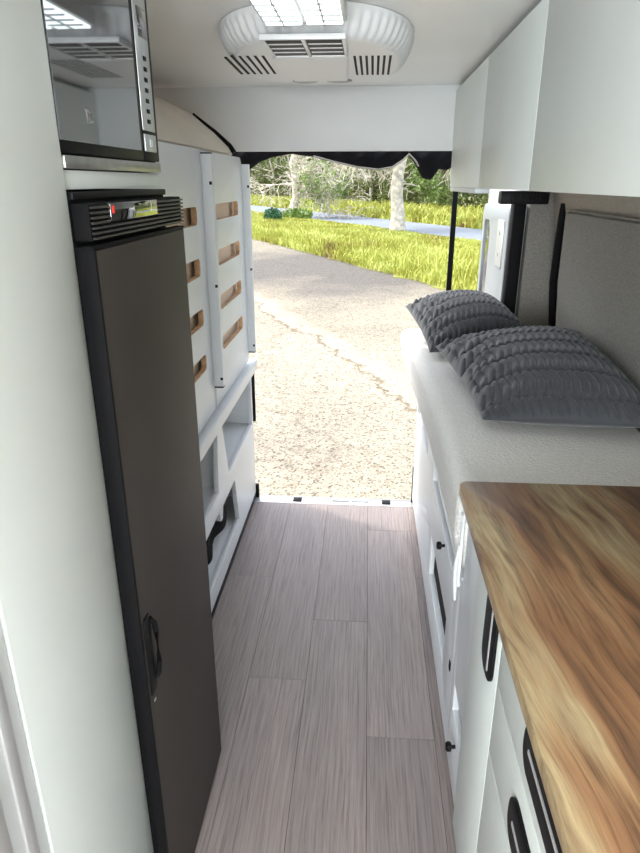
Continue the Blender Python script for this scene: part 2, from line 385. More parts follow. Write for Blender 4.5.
# ---------------------------------------------------------------- ceiling air conditioner
def aircon():
    t = thing('air_conditioner', (-.15, 1.95, 1.86), 'white ribbed oval ceiling air conditioner with dark slots', 'air conditioner')
    cx, cy = -.15, 2.055
    bm = bmesh.new(); N = 240; rings = []
    prof = [(.262, .410, ZC-.001, 0), (.262, .410, 1.912, 0), (.256, .402, 1.900, 1), (.247, .392, 1.882, 1), (.234, .378, 1.868, .6), (.222, .365, 1.861, 0), (.215, .355, 1.860, 0)]
    for (a, b, z, rb) in prof:
        ring = []
        for k in range(N):
            th = 2*math.pi*k/N; e = 2/3.2 if k <= N//2 else 2/2.3
            rbv = 1 + .012*rb*math.cos(60*th)
            c, s = math.cos(th), math.sin(th)
            ring.append(bm.verts.new((cx + a*rbv*math.copysign(abs(c)**e, c), cy + b*rbv*math.copysign(abs(s)**e, s), z)))
        rings.append(ring)
    for i in range(len(rings)-1):
        for k in range(N): bm.faces.new((rings[i][k], rings[i][(k+1) % N], rings[i+1][(k+1) % N], rings[i+1][k]))
    bm.faces.new(rings[-1]); bmesh.ops.recalc_face_normals(bm, faces=bm.faces)
    fin('housing', bm, ACW, t, 50)
    # front outlet: dark recess with slats and a divider
    for x0, x1 in ((-.248, -.163), (-.153, -.07)):
        v = box('outlet', (x0, 1.66, 1.853), (x1, 1.865, 1.864), BLACK, t, .001)
        for q in range(3):
            y = 1.712 + q*.050
            box('louvre', (x0+.002, y, 1.8518), (x1-.002, y+.010, 1.853), ACW, v, .0004)
    bm = bmesh.new()
    for a in (1.650, 1.866): bx(bm, (-.256, a, 1.8505), (-.062, a+.010, 1.862), .001)
    for a in (-.256, -.163, -.070): bx(bm, (a, 1.655, 1.8505), (a+.009, 1.872, 1.862), .001)
    fin('outlet_frame', bm, ACW, t)
    # raised centre cover
    bm = bmesh.new()
    vs = [(-.262, 1.89), (-.062, 1.89), (-.075, 2.31), (-.25, 2.31)]
    a = [bm.verts.new((x, y, 1.862)) for x, y in vs]; b = [bm.verts.new((x*.985-.002, y, 1.852)) for x, y in vs]
    bm.faces.new(a); bm.faces.new(b[::-1])
    for k in range(4): bm.faces.new((a[k], a[(k+1) % 4], b[(k+1) % 4], b[k]))
    bmesh.ops.recalc_face_normals(bm, faces=bm.faces)
    bmesh.ops.bevel(bm, geom=list(bm.edges), offset=.003, segments=2, affect='EDGES')
    fin('centre_cover', bm, ACW, t)
    for k in range(6):                     # slanted slots on the left
        x = -.378 + k*.0195
        bm = bmesh.new(); tube(bm, [(x-.012+k*.001, 1.90+.02*(k == 0), 1.8605), (x-.020+k*.001, 2.20, 1.8605)], .0048, 6)
        for v in bm.verts: v.co.z = 1.8605 + (v.co.z-1.8605)*.35
        fin('vent_slot', bm, BLACKM, t)
    for k in range(7):
        x = -.047 + k*.0158
        bm = bmesh.new(); tube(bm, [(x, 1.92, 1.8605), (x+.002, 2.24, 1.8605)], .0042, 6)
        for v in bm.verts: v.co.z = 1.8605 + (v.co.z-1.8605)*.35
        fin('vent_slot', bm, BLACKM, t)
    for sx in (-.215, -.105):
        bm = bmesh.new()
        bmesh.ops.create_uvsphere(bm, u_segments=20, v_segments=10, radius=1)
        for v in bm.verts: v.co = Vector((sx + v.co.x*.043, 2.345 + v.co.y*.025, 1.858 + v.co.z*.006))
        fin('lens', bm, LENS, t)
    # light at the near end
    box('lamp_frame', (-.235, 1.33, 1.866), (-.055, 1.575, 1.90), SILVER, t, .006)
    for x0, x1 in ((-.226, -.15), (-.14, -.064)):
        p = box('light_panel', (x0, 1.345, 1.861), (x1, 1.565, 1.867), LED, t, .002)
        bm = bmesh.new()
        for q in range(4): bx(bm, (x0, 1.388+q*.044, 1.858), (x1, 1.391+q*.044, 1.861), 0)
        bx(bm, ((x0+x1)/2-.0015, 1.345, 1.858), ((x0+x1)/2+.0015, 1.565, 1.861), 0)
        fin('divider', bm, LENS, p)
aircon()

# ---------------------------------------------------------------- left: tall cabinet, fridge, microwave
t = thing('tall_cabinet', (-.75, .7, 0), 'tall white laminate cabinet side nearest the camera, left of the fridge', 'cabinet')
box('front_panel', (-.44, .601, 0), (-.42, .922, ZC-.003), WHITE, t, .002)
box('side_panel', (-1.09, .605, 0), (-.442, .62, ZC-.003), WHITE, t)
box('end_panel', (-1.09, .897, 0), (-.442, .912, ZC-.003), WHITE, t)
t = thing('sliding_door', (-.44, .45, 0), 'pale glossy sliding door edge with metal stiles, at the lower left corner', 'door')
box('door_leaf', (-.452, -.10, .0), (-.4235, .599, ZC-.01), WHITE2, t)
box('stile', (-.432, .554, .0), (-.420, .577, ZC-.01), ALU, t, .003)
box('stile', (-.432, .530, .0), (-.424, .5525, ZC-.01), PALEGREY, t, .003)
box('stile', (-.432, .495, .0), (-.420, .528, ZC-.01), ALU, t, .003)
t = thing('appliance_housing', (-.75, 1.14, 1.535), 'white shelf housing between the fridge and the microwave', 'cabinet')
box('shelf', (-1.08, .917, 1.540), (-.425, 1.366, 1.566), WHITE, t, .001)
box('side_panel', (-1.08, 1.368, 1.540), (-.445, 1.384, ZC-.003), WHITE, t)

t = thing('refrigerator', (-.72, 1.14, 0), 'tall narrow black fridge with brown-grey door and slotted grille on top', 'refrigerator')
box('body', (-1.05, .924, .0), (-.420, 1.368, 1.537), BLACKM, t, .0008)
box('frame', (-.4195, .9225, .0), (-.4035, 1.372, 1.462), BLACKM, t, .0006)
box('top_bar', (-.419, .923, 1.526), (-.412, 1.360, 1.537), BLACK, t, .002)
g = box('grille', (-.419, .923, 1.470), (-.392, 1.393, 1.522), BLACKM, t, .003)
bm = bmesh.new()
for q in range(7):
    z = 1.4725 + q*.0070
    for (y0, y1) in ((.926, .986), (1.215, 1.390)) if q > 2 else ((.926, 1.390),):
        bx(bm, (-.394, y0, z), (-.3865, y1, z+.0032), .0006, 1)
fin('grille_slats', bm, simple('grille_slat_plastic', (.022, .018, .018), .4), g)
d = box('display', (-.394, .988, 1.4945), (-.3855, 1.213, 1.5205), GLOSS, t, .001)
box('indicator_light', (-.3856, .993, 1.506), (-.3845, 1.001, 1.517), RED, d, 0)
dr = box('door', (-.402, .915, .012), (-.385, 1.375, 1.458), DOORBR, t, .0006)
bm = bmesh.new()
bx(bm, (-.403, .9075, .008), (-.3847, .9148, 1.460), .0004); bx(bm, (-.403, 1.3755, .008), (-.388, 1.383, 1.460), .0004)
bx(bm, (-.403, .907, .002), (-.388, 1.383, .011), .001); bx(bm, (-.403, .907, 1.459), (-.386, 1.383, 1.465), .001)
fin('door_edge', bm, BLACKM, dr)
bm = bmesh.new()
bx(bm, (-.3855, .920, .645), (-.381, .948, .815), .002)
pts = [(-.383, .950, .665), (-.377, .954, .675), (-.375, .955, .70), (-.375, .955, .77), (-.377, .954, .79), (-.383, .950, .80)]
tube(bm, pts, .0055, 10)
fin('handle', bm, BLACK, dr)
bm = bmesh.new(); bx(bm, (-.3805, .922, .630), (-.3795, .930, .634), 0); fin('screw', bm, ALU, dr)

t = thing('microwave_oven', (-.72, 1.14, 1.567), 'built-in microwave with mirrored glass door and silver button strip', 'microwave')
box('body', (-1.0, .922, 1.568), (-.428, 1.362, ZC-.006), BLACK, t, .003)
box('base_trim', (-.428, .923, 1.568), (-.417, 1.357, 1.585), STEEL, t, .001)
d = box('door', (-.428, .918, 1.5875), (-.420, 1.268, ZC-.006), BLACK, t, .001)
box('door_glass', (-.4215, .922, 1.604), (-.418, 1.252, ZC-.012), MIRROR, d, 0)
bm = bmesh.new()                           # small mark on the glass
cy, cz = 1.023, 1.641
tube(bm, [(-.4178, cy-.012, cz+.008), (-.4178, cy+.004, cz+.008)], .0012, 5)
tube(bm, [(-.4178, cy-.006, cz+.008), (-.4178, cy-.004, cz-.006)], .0012, 5)
tube(bm, [(-.4178, cy+.010+.007*math.cos(a), cz-.001+.007*math.sin(a)) for a in [R(40+k*28) for k in range(11)]], .0011, 5)
tube(bm, [(-.4178, cy-.008, cz-.009), (-.4178, cy+.012, cz-.008)], .0008, 5)
fin('emblem', bm, LENS, d)
cp = box('control_panel', (-.428, 1.270, 1.5875), (-.420, 1.362, ZC-.006), BLACK, t, .002)
box('button_strip', (-.4215, 1.274, 1.640), (-.4185, 1.345, ZC-.03), SILVER, cp, .001)
sc = box('screen', (-.4187, 1.290, 1.795), (-.4175, 1.338, 1.842), GLOSS, cp, .001)
for q in range(7):
    z = 1.762 - q*.0176
    box('button', (-.4187, 1.306-.0009*q, z-.0038), (-.4165, 1.322-.0009*q, z+.0038), BLACK, cp, .001)
ob = box('open_button', (-.4215, 1.276, 1.604), (-.4170, 1.340, 1.634), SILVER, cp, .001)
bm = bmesh.new()
tube(bm, [(-.4168, 1.304, 1.625), (-.4168, 1.304, 1.613), (-.4168, 1.314, 1.613), (-.4168, 1.314, 1.625)], .0009, 5)
fin('button_mark', bm, WHITE, ob)

# ---------------------------------------------------------------- left bunk
t = thing('bunk_bed', (-.8, 2.2, 0), 'white bunk bed unit with slotted guard boards, open lockers below', 'bed')
slotz = [(1.420, 1.476), (1.257, 1.315), (1.093, 1.149), (.935, .991)]
plate('guard_board', rr(1.39, .752, 2.235, 1.650, .03, corners=(0, 0, 0, 0)), [rr(1.72, a, 2.142, b, .018) for a, b in slotz], 'X', -.572, .020, WHITE2, t, hole_edge=PLY)
plate('guard_board', rr(2.262, .752, 2.945, 1.648, .03, corners=(1, 0, 0, 0)), [rr(2.415, a, 2.836, b, .022) for a, b in slotz], 'X', -.572, .020, WHITE2, t, hole_edge=PLY)
for y, z0, z1, dd in ((2.236, .842, 1.637, .032), (2.948, .795, 1.622, .030)):
    p = box('post', (-.572, y, z0), (-.550+dd, y+.022, z1), WHITE2, t, .0015)
    for zz in (z1-.09, (z0+z1)/2-.03, z0+.03):
        box('bolt', (-.560+dd, y-.0015, zz-.005), (-.551+dd, y+.0005, zz+.005), BLACK, p, .0004)
    box('end_cap', (-.572, y-.001, z0-.005), (-.551+dd, y+.023, z0-.0002), BLACK, p, 0)
    if y < 2.5: box('end_cap', (-.572, y-.001, z1+.0002), (-.551+dd, y+.023, z1+.004), BLACK, p, 0)
# rail with channel
bm = bmesh.new()
bx(bm, (-.60, 1.39, .722), (-.522, 3.005, .742), .002)
bx(bm, (-.552, 1.39, .690), (-.528, 3.005, .7215), .002)
bx(bm, (-.54, 1.39, .742), (-.5225, 3.005, .748), .002)
fin('rail', bm, WHITE2, t)
plate('base_front', [(1.39, .035), (2.978, .035), (2.978, .69), (1.39, .69)],
      [[(1.62, .452), (1.62, .655), (2.225, .655), (2.19, .425), (1.70, .425)],
       [(2.385, .425), (2.31, .655), (2.952, .655), (2.952, .425)],
       [(1.60, .115), (1.60, .345), (2.16, .345), (2.188, .338), (2.205, .292), (2.232, .292), (2.25, .338), (2.49, .338), (2.545, .115)]],
      'X', -.570, .020, WHITE2, t)
box('kick_strip', (-.566, 1.39, .0), (-.551, 2.978, .034), BLACK, t, .001)
box('foot', (-.562, 2.98, .0), (-.535, 3.0, .075), BLACK, t, .002)
box('edge_seal', (-.575, 2.997, .42), (-.540, 3.010, .688), BLACK, t, .002)
box('padded_back', (-.605, 1.42, .76), (-.587, 2.93, 1.640), TAN, t, .003)
box('shelf', (-1.10, 1.40, .400), (-.571, 2.976, .418), WHITE2, t)
box('bottom_board', (-1.10, 1.40, .090), (-.571, 2.976, .108), WHITE2, t)
box('bed_board', (-1.10, 1.39, .700), (-.60, 2.99, .718), WHITE2, t)
box('divider', (-1.10, 2.262, .4182), (-.571, 2.280, .6995), WHITE2, t)
box('end_panel', (-1.10, 2.978, .035), (-.571, 2.996, .6995), WHITE2, t)
box('divider', (-1.10, 2.78, .1082), (-.571, 2.798, .3995), PALEGREY, t)
box('near_panel', (-1.10, 1.385, .0), (-.571, 1.399, .6995), WHITE2, t)
# black bag in the lower locker
bm = bmesh.new(); bmesh.ops.create_icosphere(bm, subdivisions=5, radius=1)
for v in bm.verts:
    c = v.co.copy()
    c = Vector([math.copysign(abs(q)**.75, q) for q in c])
    w = .10*math.sin(7*c.y+3*c.z) + .07*math.sin(13*c.x+9*c.y) + .05*math.sin(17*c.z - 11*c.y)
    v.co = Vector((-.690 + c.x*.100*(1+.8*w), 2.30 + c.y*.35*(1+.25*w), .220 + c.z*.120*(1+w)))
    v.co.z = min(v.co.z, .385)
    v.co.z = max(v.co.z, .1085)
tag(fin('cloth_bag', bm, BAG), 'crumpled black cloth bag stuffed in the lowest locker of the bunk', 'bag')
# beige padded panel curving above the bunk
bm = bmesh.new(); prof = [(-.585, 1.662), (-.60, 1.688), (-.66, 1.745), (-.75, 1.815), (-.85, 1.865), (-.95, 1.895), (-1.05, 1.905)]
y0, y1 = 1.40, 2.93
A = []; B = []
for (x, z) in prof: A.append(bm.verts.new((x, y0, z))); B.append(bm.verts.new((x, y1, z)))
for (x, z) in reversed(prof): A.append(bm.verts.new((x-.02, y0, z-.025))); B.append(bm.verts.new((x-.02, y1, z-.025)))
n = len(A); bm.faces.new(A[::-1]); bm.faces.new(B)
for k in range(n): bm.faces.new((A[k], A[(k+1) % n], B[(k+1) % n], B[k]))
bmesh.ops.recalc_face_normals(bm, faces=bm.faces)
t = thing('padded_panel', (-.8, 2.2, 1.65), 'beige padded panel curving up to the ceiling above the slotted bunk', 'panel')
fin('padding', bm, simple('cream_padding', (.90, .83, .74), .9, var=.03, bmp=.15), t, 60)
bm = bmesh.new(); tube(bm, [(x+.004, y1+.006, z+.004) for x, z in prof[:4]], [.014, .012, .008, .004], 8); fin('piping', bm, BLACKM, t)

# ---------------------------------------------------------------- right: overhead cabinets
XO = .35
ov = [(.45, 1.5285, 'near white overhead cabinet with the widest plain door, upper right corner'),
      (1.5325, 2.2275, 'middle white overhead cabinet above the bed, between the two seams'),
      (2.2305, 3.0, 'far white overhead cabinet touching the header over the doorway')]
for k, (a, b, lab) in enumerate(ov):
    t = thing('overhead_cabinet', (.56, (a+b)/2, 1.53), lab, 'cabinet', 'overhead cabinets along the right wall')
    box('body', (XO+.019, a, 1.536), (.745, b, 1.895), WHITE, t)
    box('seam_shade', (XO+.012, b+.0002, 1.54), (XO+.03, b+.0022, 1.89), LENS, t, 0)  # added grey strip, puts the dark of the seam into colour
    box('door', (XO, a, 1.532), (XO+.018, b, 1.905), WHITE, t, .0005)
    if k == 2: box('bottom_strip', (.352, 2.30, 1.514), (.40, 2.995, 1.5315), PALEGREY, t, .004)
tag(box('gap_shade_strip', (.375, .45, 1.897), (.72, 3.0, 1.922), simple('gap_shade_grey', (.22, .22, .21), .7)), 'grey strip for the shade in the gap between the overhead cabinets and the ceiling', 'trim')  # shade of the open gap put in as a dark grey strip

# ---------------------------------------------------------------- right: kitchen
KX = .245
t = thing('kitchen_cabinet', (.55, .7, 0), 'white kitchen base cabinet under the timber benchtop', 'cabinet')
box('body', (KX+.02, .05, .07), (.83, 1.148, .872), WHITE, t)
box('kick_board', (KX+.05, .05, .0), (.82, 1.145, .069), BLACKM, t)
def pull(name, y0, y1, z0, z1, parent, r, vert):
    bm = bmesh.new()
    o = plate(name, rr(y0, z0, y1, z1, r, 8), [], 'X', KX-.006, .0075, BLACK, parent, .0015)
    if vert: a = box('slit', (KX-.0075, y0+.026, z0+.02), (KX-.0058, y0+.033, z1-.02), ALU, o, 0)
    else: a = box('slit', (KX-.0075, y0+.03, z0+.04), (KX-.0058, y1-.03, z0+.047), ALU, o, 0)
    return o
d = box('door', (KX, .907, .075), (KX+.018, 1.148, .870), WHITE, t, .001)
pull('handle', .932, 1.022, .690, .862, d, .036, True)
d = box('drawer', (KX, .30, .735), (KX+.018, .904, .870), WHITE, t, .001)
pull('handle', .45, .712, .775, .855, d, .034, False)
d = box('drawer', (KX, .30, .579), (KX+.018, .904, .732), WHITE, t, .001)
pull('handle', .45, .735, .607, .690, d, .034, False)
d = box('drawer', (KX, .30, .32), (KX+.018, .904, .576), WHITE, t, .001)
d = box('drawer', (KX, .30, .075), (KX+.018, .904, .317), WHITE, t, .001)
d = box('door', (KX, .05, .075), (KX+.018, .297, .870), WHITE, t, .001)
# benchtop with rounded far corner
t = plate('benchtop', rr(.226, .03, .875, 1.368, .022, 6, (0, 1, 0, 0)), [], 'Z', .874, .026, WOOD, None, .002)
tag(t, 'brown rustic timber-look benchtop over the white kitchen cabinet', 'benchtop')

# ---------------------------------------------------------------- right: bed bench
BX = .262
t = thing('bed_base', (.55, 2.1, 0), 'white bench base under the mattress with cut-outs and black knobs', 'bed base')
plate('front_panel', [(1.42, .03), (2.975, .03), (2.975, .590), (1.42, .590)],
      [rr(1.50, .525, 2.15, .582, .008), rr(2.38, .510, 2.93, .575, .008), rr(1.60, .17, 2.08, .335, .004), rr(2.29, .320, 2.315, .335, .004), rr(2.19, .303, 2.215, .318, .004)],
      'X', BX, .018, WHITE2, t)
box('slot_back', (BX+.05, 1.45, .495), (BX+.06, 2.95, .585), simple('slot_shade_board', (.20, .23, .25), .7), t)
box('locker_back', (BX+.14, 1.45, .05), (BX+.15, 2.97, .46), RECESS_SHADE, t)
box('locker_tray', (BX+.019, 1.535, .150), (BX+.138, 2.095, .172), WHITE2, t)
box('dark_bin', (BX+.0195, 1.55, .1735), (BX+.135, 2.09, .345), BLACKM, t, .003)
box('bed_board', (BX, 1.42, .591), (.86, 2.99, .600), WHITE2, t)
box('end_panel', (BX+.019, 2.957, .03), (.83, 2.975, .59), WHITE2, t)
box('end_foot', (BX-.004, 2.976, .0), (BX+.02, 2.99, .20), BLACK, t, .002)
knob('knob', BX, 1.74, .500, t); knob('knob', BX, 1.285, .172, t)
box('catch', (BX-.004, 1.452, .268), (BX, 1.472, .296), BLACK, t, .003)
# recessed filler with a niche, next to the kitchen
plate('filler_panel', [(1.150, .03), (1.419, .03), (1.419, .590), (1.392, .590), (1.392, .872), (1.150, .872)], [rr(1.20, .215, 1.37, .30, .004)], 'X', BX, .018, WHITE2, t)
box('niche_back', (BX+.06, 1.16, .18), (BX+.07, 1.41, .33), RECESS_SHADE, t)
box('niche_shelf', (BX+.022, 1.19, .196), (BX+.058, 1.38, .214), WHITE2, t)
# white cord loop
bm = bmesh.new()
x = BX-.012
loop = [(x, 1.36, .845), (x-.002, 1.375, .80), (x, 1.40, .74), (x-.004, 1.415, .68), (x-.002, 1.41, .62), (x, 1.385, .60), (x-.004, 1.372, .64), (x-.002, 1.380, .70), (x, 1.392, .76), (x-.004, 1.388, .80)]
tube(bm, loop, .0042, 8)
tube(bm, [(x-.006, 1.38, .72), (x-.008, 1.39, .66), (x-.006, 1.40, .60), (x-.004, 1.395, .55)], [.004, .007, .006, .003], 8)
tag(fin('cord_tie', bm, CORD), 'white cord tie hanging beside the corner of the timber benchtop', 'cord')

# mattress
def mattress():
    bm = bmesh.new()
    pts = [(.235, 1.396), (.855, 1.396), (.855, 2.93), (.625, 2.99), (.625, 3.29), (.235, 3.29)]
    lo = [bm.verts.new((x, y, .601)) for x, y in pts]; hi = [bm.verts.new((x, y, .853)) for x, y in pts]
    n = len(pts)
    bm.faces.new(lo[::-1]); bm.faces.new(hi)
    for k in range(n): bm.faces.new((lo[k], lo[(k+1) % n], hi[(k+1) % n], hi[k]))
    ve = [e for e in bm.edges if abs(e.verts[0].co.z-e.verts[1].co.z) > .1 and e.verts[0].co.x < .3]
    bmesh.ops.bevel(bm, geom=ve, offset=.045, segments=6, affect='EDGES', profile=.5)
    he = [e for e in bm.edges if abs(e.verts[0].co.z-e.verts[1].co.z) < .001 and len(e.link_faces) == 2 and e.calc_face_angle() > .5]
    bmesh.ops.bevel(bm, geom=he, offset=.045, segments=6, affect='EDGES', profile=.5)
    for y in (1.6, 1.9, 2.1, 2.3, 2.5, 2.7, 2.9):
        bmesh.ops.bisect_plane(bm, geom=bm.verts[:]+bm.edges[:]+bm.faces[:], plane_co=(0, y, 0), plane_no=(0, 1, 0))
    bmesh.ops.bisect_plane(bm, geom=bm.verts[:]+bm.edges[:]+bm.faces[:], plane_co=(.36, 0, 0), plane_no=(1, 0, 0))
    for z in (.63, .715, .80):
        bmesh.ops.bisect_plane(bm, geom=bm.verts[:]+bm.edges[:]+bm.faces[:], plane_co=(0, 0, z), plane_no=(0, 0, 1))
    for v in bm.verts:
        f = max(0, min(1, (v.co.y-1.9)/1.2)); g = max(0, min(1, (.36-v.co.x)/.09))
        h = .5+.5*max(0, min(1, (v.co.z-.60)/.2))
        v.co.x -= .055*f*f*g*h
        v.co.x += .030*g*(1-max(0, min(1, (v.co.z-.60)/.10)))
    tag(fin('mattress', bm, KNIT, sm=60), 'off-white knitted mattress on the bench, under the two grey pillows', 'mattress')
mattress()

def pillow(corners, T, B, label, N=190, seed=0, rows=7, cols=20):
    FL, FR, BL, BR = [Vector(c) for c in corners]
    nu = N; rs = random.Random(seed); ph = rs.random()*6
    def tri(x): x = x % 1.0; return abs(2*x-1)
    up = Vector((0, 0, 1))
    def P(u, v, side):
        s = 1-u*u; w = 1-v*v
        uu = u*(1-.07*w); vv = v*(1-.06*s)
        p = (FL*(1-uu)*(1-vv) + FR*(1+uu)*(1-vv) + BL*(1-uu)*(1+vv) + BR*(1+uu)*(1+vv))/4
        au, av = min(1, abs(u)), min(1, abs(v))
        prof = (1-au**2.3)**.62 * (1-av**2.3)**.62
        if side > 0:
            h = T*prof
            edge = min(1, 6*prof)
            V = v*rows/2 + .04*math.sin(5*u+ph); U = u*cols/2
            zig = .42*tri(V)
            rdg = abs(math.sin(math.pi*(U+zig)))**.55
            band = min(1, abs((V % 1.0)-.5)*2*6 if False else min((V % 1.0), 1-(V % 1.0))*9)
            h += edge*(.015*rdg + .011*band - .018)
            k = max(0, -u-.35)/.65
            h += edge*k*.010*math.sin(16*v + 9*u + ph) + edge*k*.006*math.sin(31*v-12*u)
            k2 = max(0, abs(v)-.7)/.3
            h += edge*k2*.004*math.sin(20*u+ph)
            return p + up*h
        h = B*prof
        return p - up*h
    bm = bmesh.new(); top = []; bot = []
    for j in range(nu+1):
        v = -1+2*j/nu; v = math.sin(v*math.pi/2)*.35+v*.65
        rt = []; rb = []
        for i in range(nu+1):
            u = -1+2*i/nu; u = math.sin(u*math.pi/2)*.35+u*.65
            a = bm.verts.new(P(u, v, 1)); rt.append(a)
            if i in (0, nu) or j in (0, nu): rb.append(a)
            else:
                q = P(u, v, -1); q.z = max(q.z, .8545) if q.y < 3.15 else q.z
                rb.append(bm.verts.new(q))
        top.append(rt); bot.append(rb)
    for j in range(nu):
        for i in range(nu):
            bm.faces.new((top[j][i], top[j][i+1], top[j+1][i+1], top[j+1][i]))
            try: bm.faces.new((bot[j][i], bot[j+1][i], bot[j+1][i+1], bot[j][i+1]))
            except Exception: pass
    bmesh.ops.recalc_face_normals(bm, faces=bm.faces)
    bmesh.ops.smooth_vert(bm, verts=bm.verts, factor=.3, use_axis_x=True, use_axis_y=True, use_axis_z=True)
    return tag(fin('pillow', bm, QUILT, sm=180), label, 'pillow', 'charcoal quilted pillows on the bed')
pillow([(.352, 1.80, .895), (.842, 1.68, .925), (.285, 2.58, .925), (.822, 2.50, 1.01)], .118, .085, 'front charcoal quilted pillow, nearer the benchtop, in front of the other pillow', seed=1)
pillow([(.270, 2.63, .885), (.72, 2.68, .93), (.192, 3.20, .978), (.62, 3.17, 1.0)], .125, .075, 'rear charcoal quilted pillow by the open doorway, behind the front pillow', seed=5, cols=18, rows=6)

# ---------------------------------------------------------------- right wall lining, pillar gear
bm = bmesh.new()
prof = [(.894, .66), (.894, .85), (.854, 1.15), (.797, 1.45)]
y0, y1 = .3, 2.70
A = [bm.verts.new((x-.03, y0, z)) for x, z in prof]; B = [bm.verts.new((x-.03, min(2.94, y1 + .62*(1.45-z)), z)) for x, z in prof]
A2 = [bm.verts.new((x-.001, y0, z)) for x, z in prof]; B2 = [bm.verts.new((x-.001, min(2.94, y1 + .62*(1.45-z)), z)) for x, z in prof]
for k in range(3):
    bm.faces.new((A[k], B[k], B[k+1], A[k+1])); bm.faces.new((A2[k], A2[k+1], B2[k+1], B2[k]))
    bm.faces.new((A[k], A[k+1], A2[k+1], A2[k])); bm.faces.new((B[k], B2[k], B2[k+1], B[k+1]))
bm.faces.new((A[3], B[3], B2[3], A2[3])); bm.faces.new((A[0], A2[0], B2[0], B[0]))
bmesh.ops.recalc_face_normals(bm, faces=bm.faces)
bmesh.ops.bevel(bm, geom=[e for e in bm.edges if e.is_boundary is False and len(e.link_faces) == 2 and e.calc_face_angle() > 1.0], offset=.012, segments=3, affect='EDGES')
tag(fin('wall_pad', bm, GREY, sm=50), 'grey fabric-covered wall panel behind the pillows', 'panel')
bm = bmesh.new()
tube(bm, [(.772, 2.76, 1.47), (.778, 2.77, 1.42), (.80, 2.85, 1.30), (.83, 2.96, 1.13), (.86, 2.972, .87)], [.008, .015, .017, .017, .017], 10)
tag(fin('wall_gap_strip', bm, BLACKM), 'black strip for the dark gap running down the rear end of the grey wall panel', 'seal')  # dark gap beside the wall panel put in as a black strip
t = thing('rear_door', (.69, 3.12, -.1), 'open rear door seen edge-on at the right of the doorway', 'door')
bm = bmesh.new(); bx(bm, (.665, 3.10, -.15), (.745, 3.86, 1.62), .02, 3); fin('door_shell', bm, PAINT, t)
plate('inner_trim', rr(3.15, -.05, 3.84, 1.44, .05), [rr(3.60, .82, 3.79, 1.36, .04)], 'X', .645, .020, DOORIN, t, .004)
box('door_window', (.652, 3.58, .80), (.6635, 3.81, 1.38), GLOSS, t, .002)
box('latch_plate', (.639, 3.22, 1.16), (.6455, 3.36, 1.38), SILVER, t, .002)
bm = bmesh.new()
for zz in (1.22, 1.32): tube(bm, [(.640, 3.29, zz), (.637, 3.29, zz)], .012, 12)
fin('latch_bolt', bm, STEEL, t)
tag(box('door_seal', (.632, 3.005, .86), (.690, 3.075, 1.475), BLACKM, None, .012), 'wide black door seal between the rear door and the grey fabric post', 'seal')
bm = bmesh.new(); bx(bm, (.56, 2.93, 1.462), (.762, 2.998, 1.515), .006)
for q in range(9): bx(bm, (.60+q*.015, 2.926, 1.475), (.606+q*.015, 2.931, 1.505), .001, 1)
tag(fin('hinge_cover', bm, BLACK), 'black ribbed bracket under the overhead cabinets by the rear door', 'bracket')
tag(box('black_pole', (.407, 3.34, GZ0), (.432, 3.355, 1.60), BLACKM, None, .003), 'thin black upright pole in the doorway beside the pillows', 'pole')

# rolled black curtain at the top of the doorway
def curtain():
    bm = bmesh.new()
    key = [(-.62, 1.575), (-.55, 1.600), (-.50, 1.630), (-.44, 1.655), (-.34, 1.668), (-.25, 1.655), (-.15, 1.632), (-.05, 1.612), (.04, 1.602), (.10, 1.612), (.15, 1.645), (.172, 1.668), (.20, 1.632), (.24, 1.570), (.28, 1.560), (.31, 1.600), (.35, 1.600), (.40, 1.64)]
    def f(x):
        for (a, b), (c, d) in zip(key, key[1:]):
            if a <= x <= c:
                s = (x-a)/(c-a); return b+(d-b)*s
        return 1.66
    n = 200; m = 20; rows = []
    for i in range(n+1):
        x = -.62+1.02*i/n; zb = f(x); zt = 1.715; row = []
        hh = (zt-zb)/2; zc = (zt+zb)/2
        for k in range(m):
            a = 2*math.pi*k/m
            dep = (.022+.25*hh)*(1+.18*math.sin(x*70+k)+.12*math.sin(x*31+2*k))
            row.append(bm.verts.new((x+.004*math.sin(5*a), 3.115+math.cos(a)*dep, zc+math.sin(a)*hh*(1+.04*math.sin(x*55)))))
        rows.append(row)
    for i in range(n):
        for k in range(m): bm.faces.new((rows[i][k], rows[i][(k+1) % m], rows[i+1][(k+1) % m], rows[i+1][k]))
    bm.faces.new(rows[0]); bm.faces.new(rows[-1][::-1]); bmesh.ops.recalc_face_normals(bm, faces=bm.faces)
    t = thing('rear_curtain', (-.1, 3.115, 1.6), 'bunched black curtain hanging under the header across the doorway', 'curtain')
    fin('cloth', bm, BAG, t, 180)
    bm = bmesh.new()
    tube(bm, [(-.25, 3.075, 1.658), (-.15, 3.07, 1.633), (-.05, 3.065, 1.612), (.04, 3.062, 1.602), (.10, 3.065, 1.612), (.15, 3.07, 1.643), (.172, 3.075, 1.666), (.20, 3.07, 1.640), (.215, 3.065, 1.615)], .0042, 6)
    fin('hem', bm, simple('grey_hem', (.30, .29, .27), .8), t)
curtain()

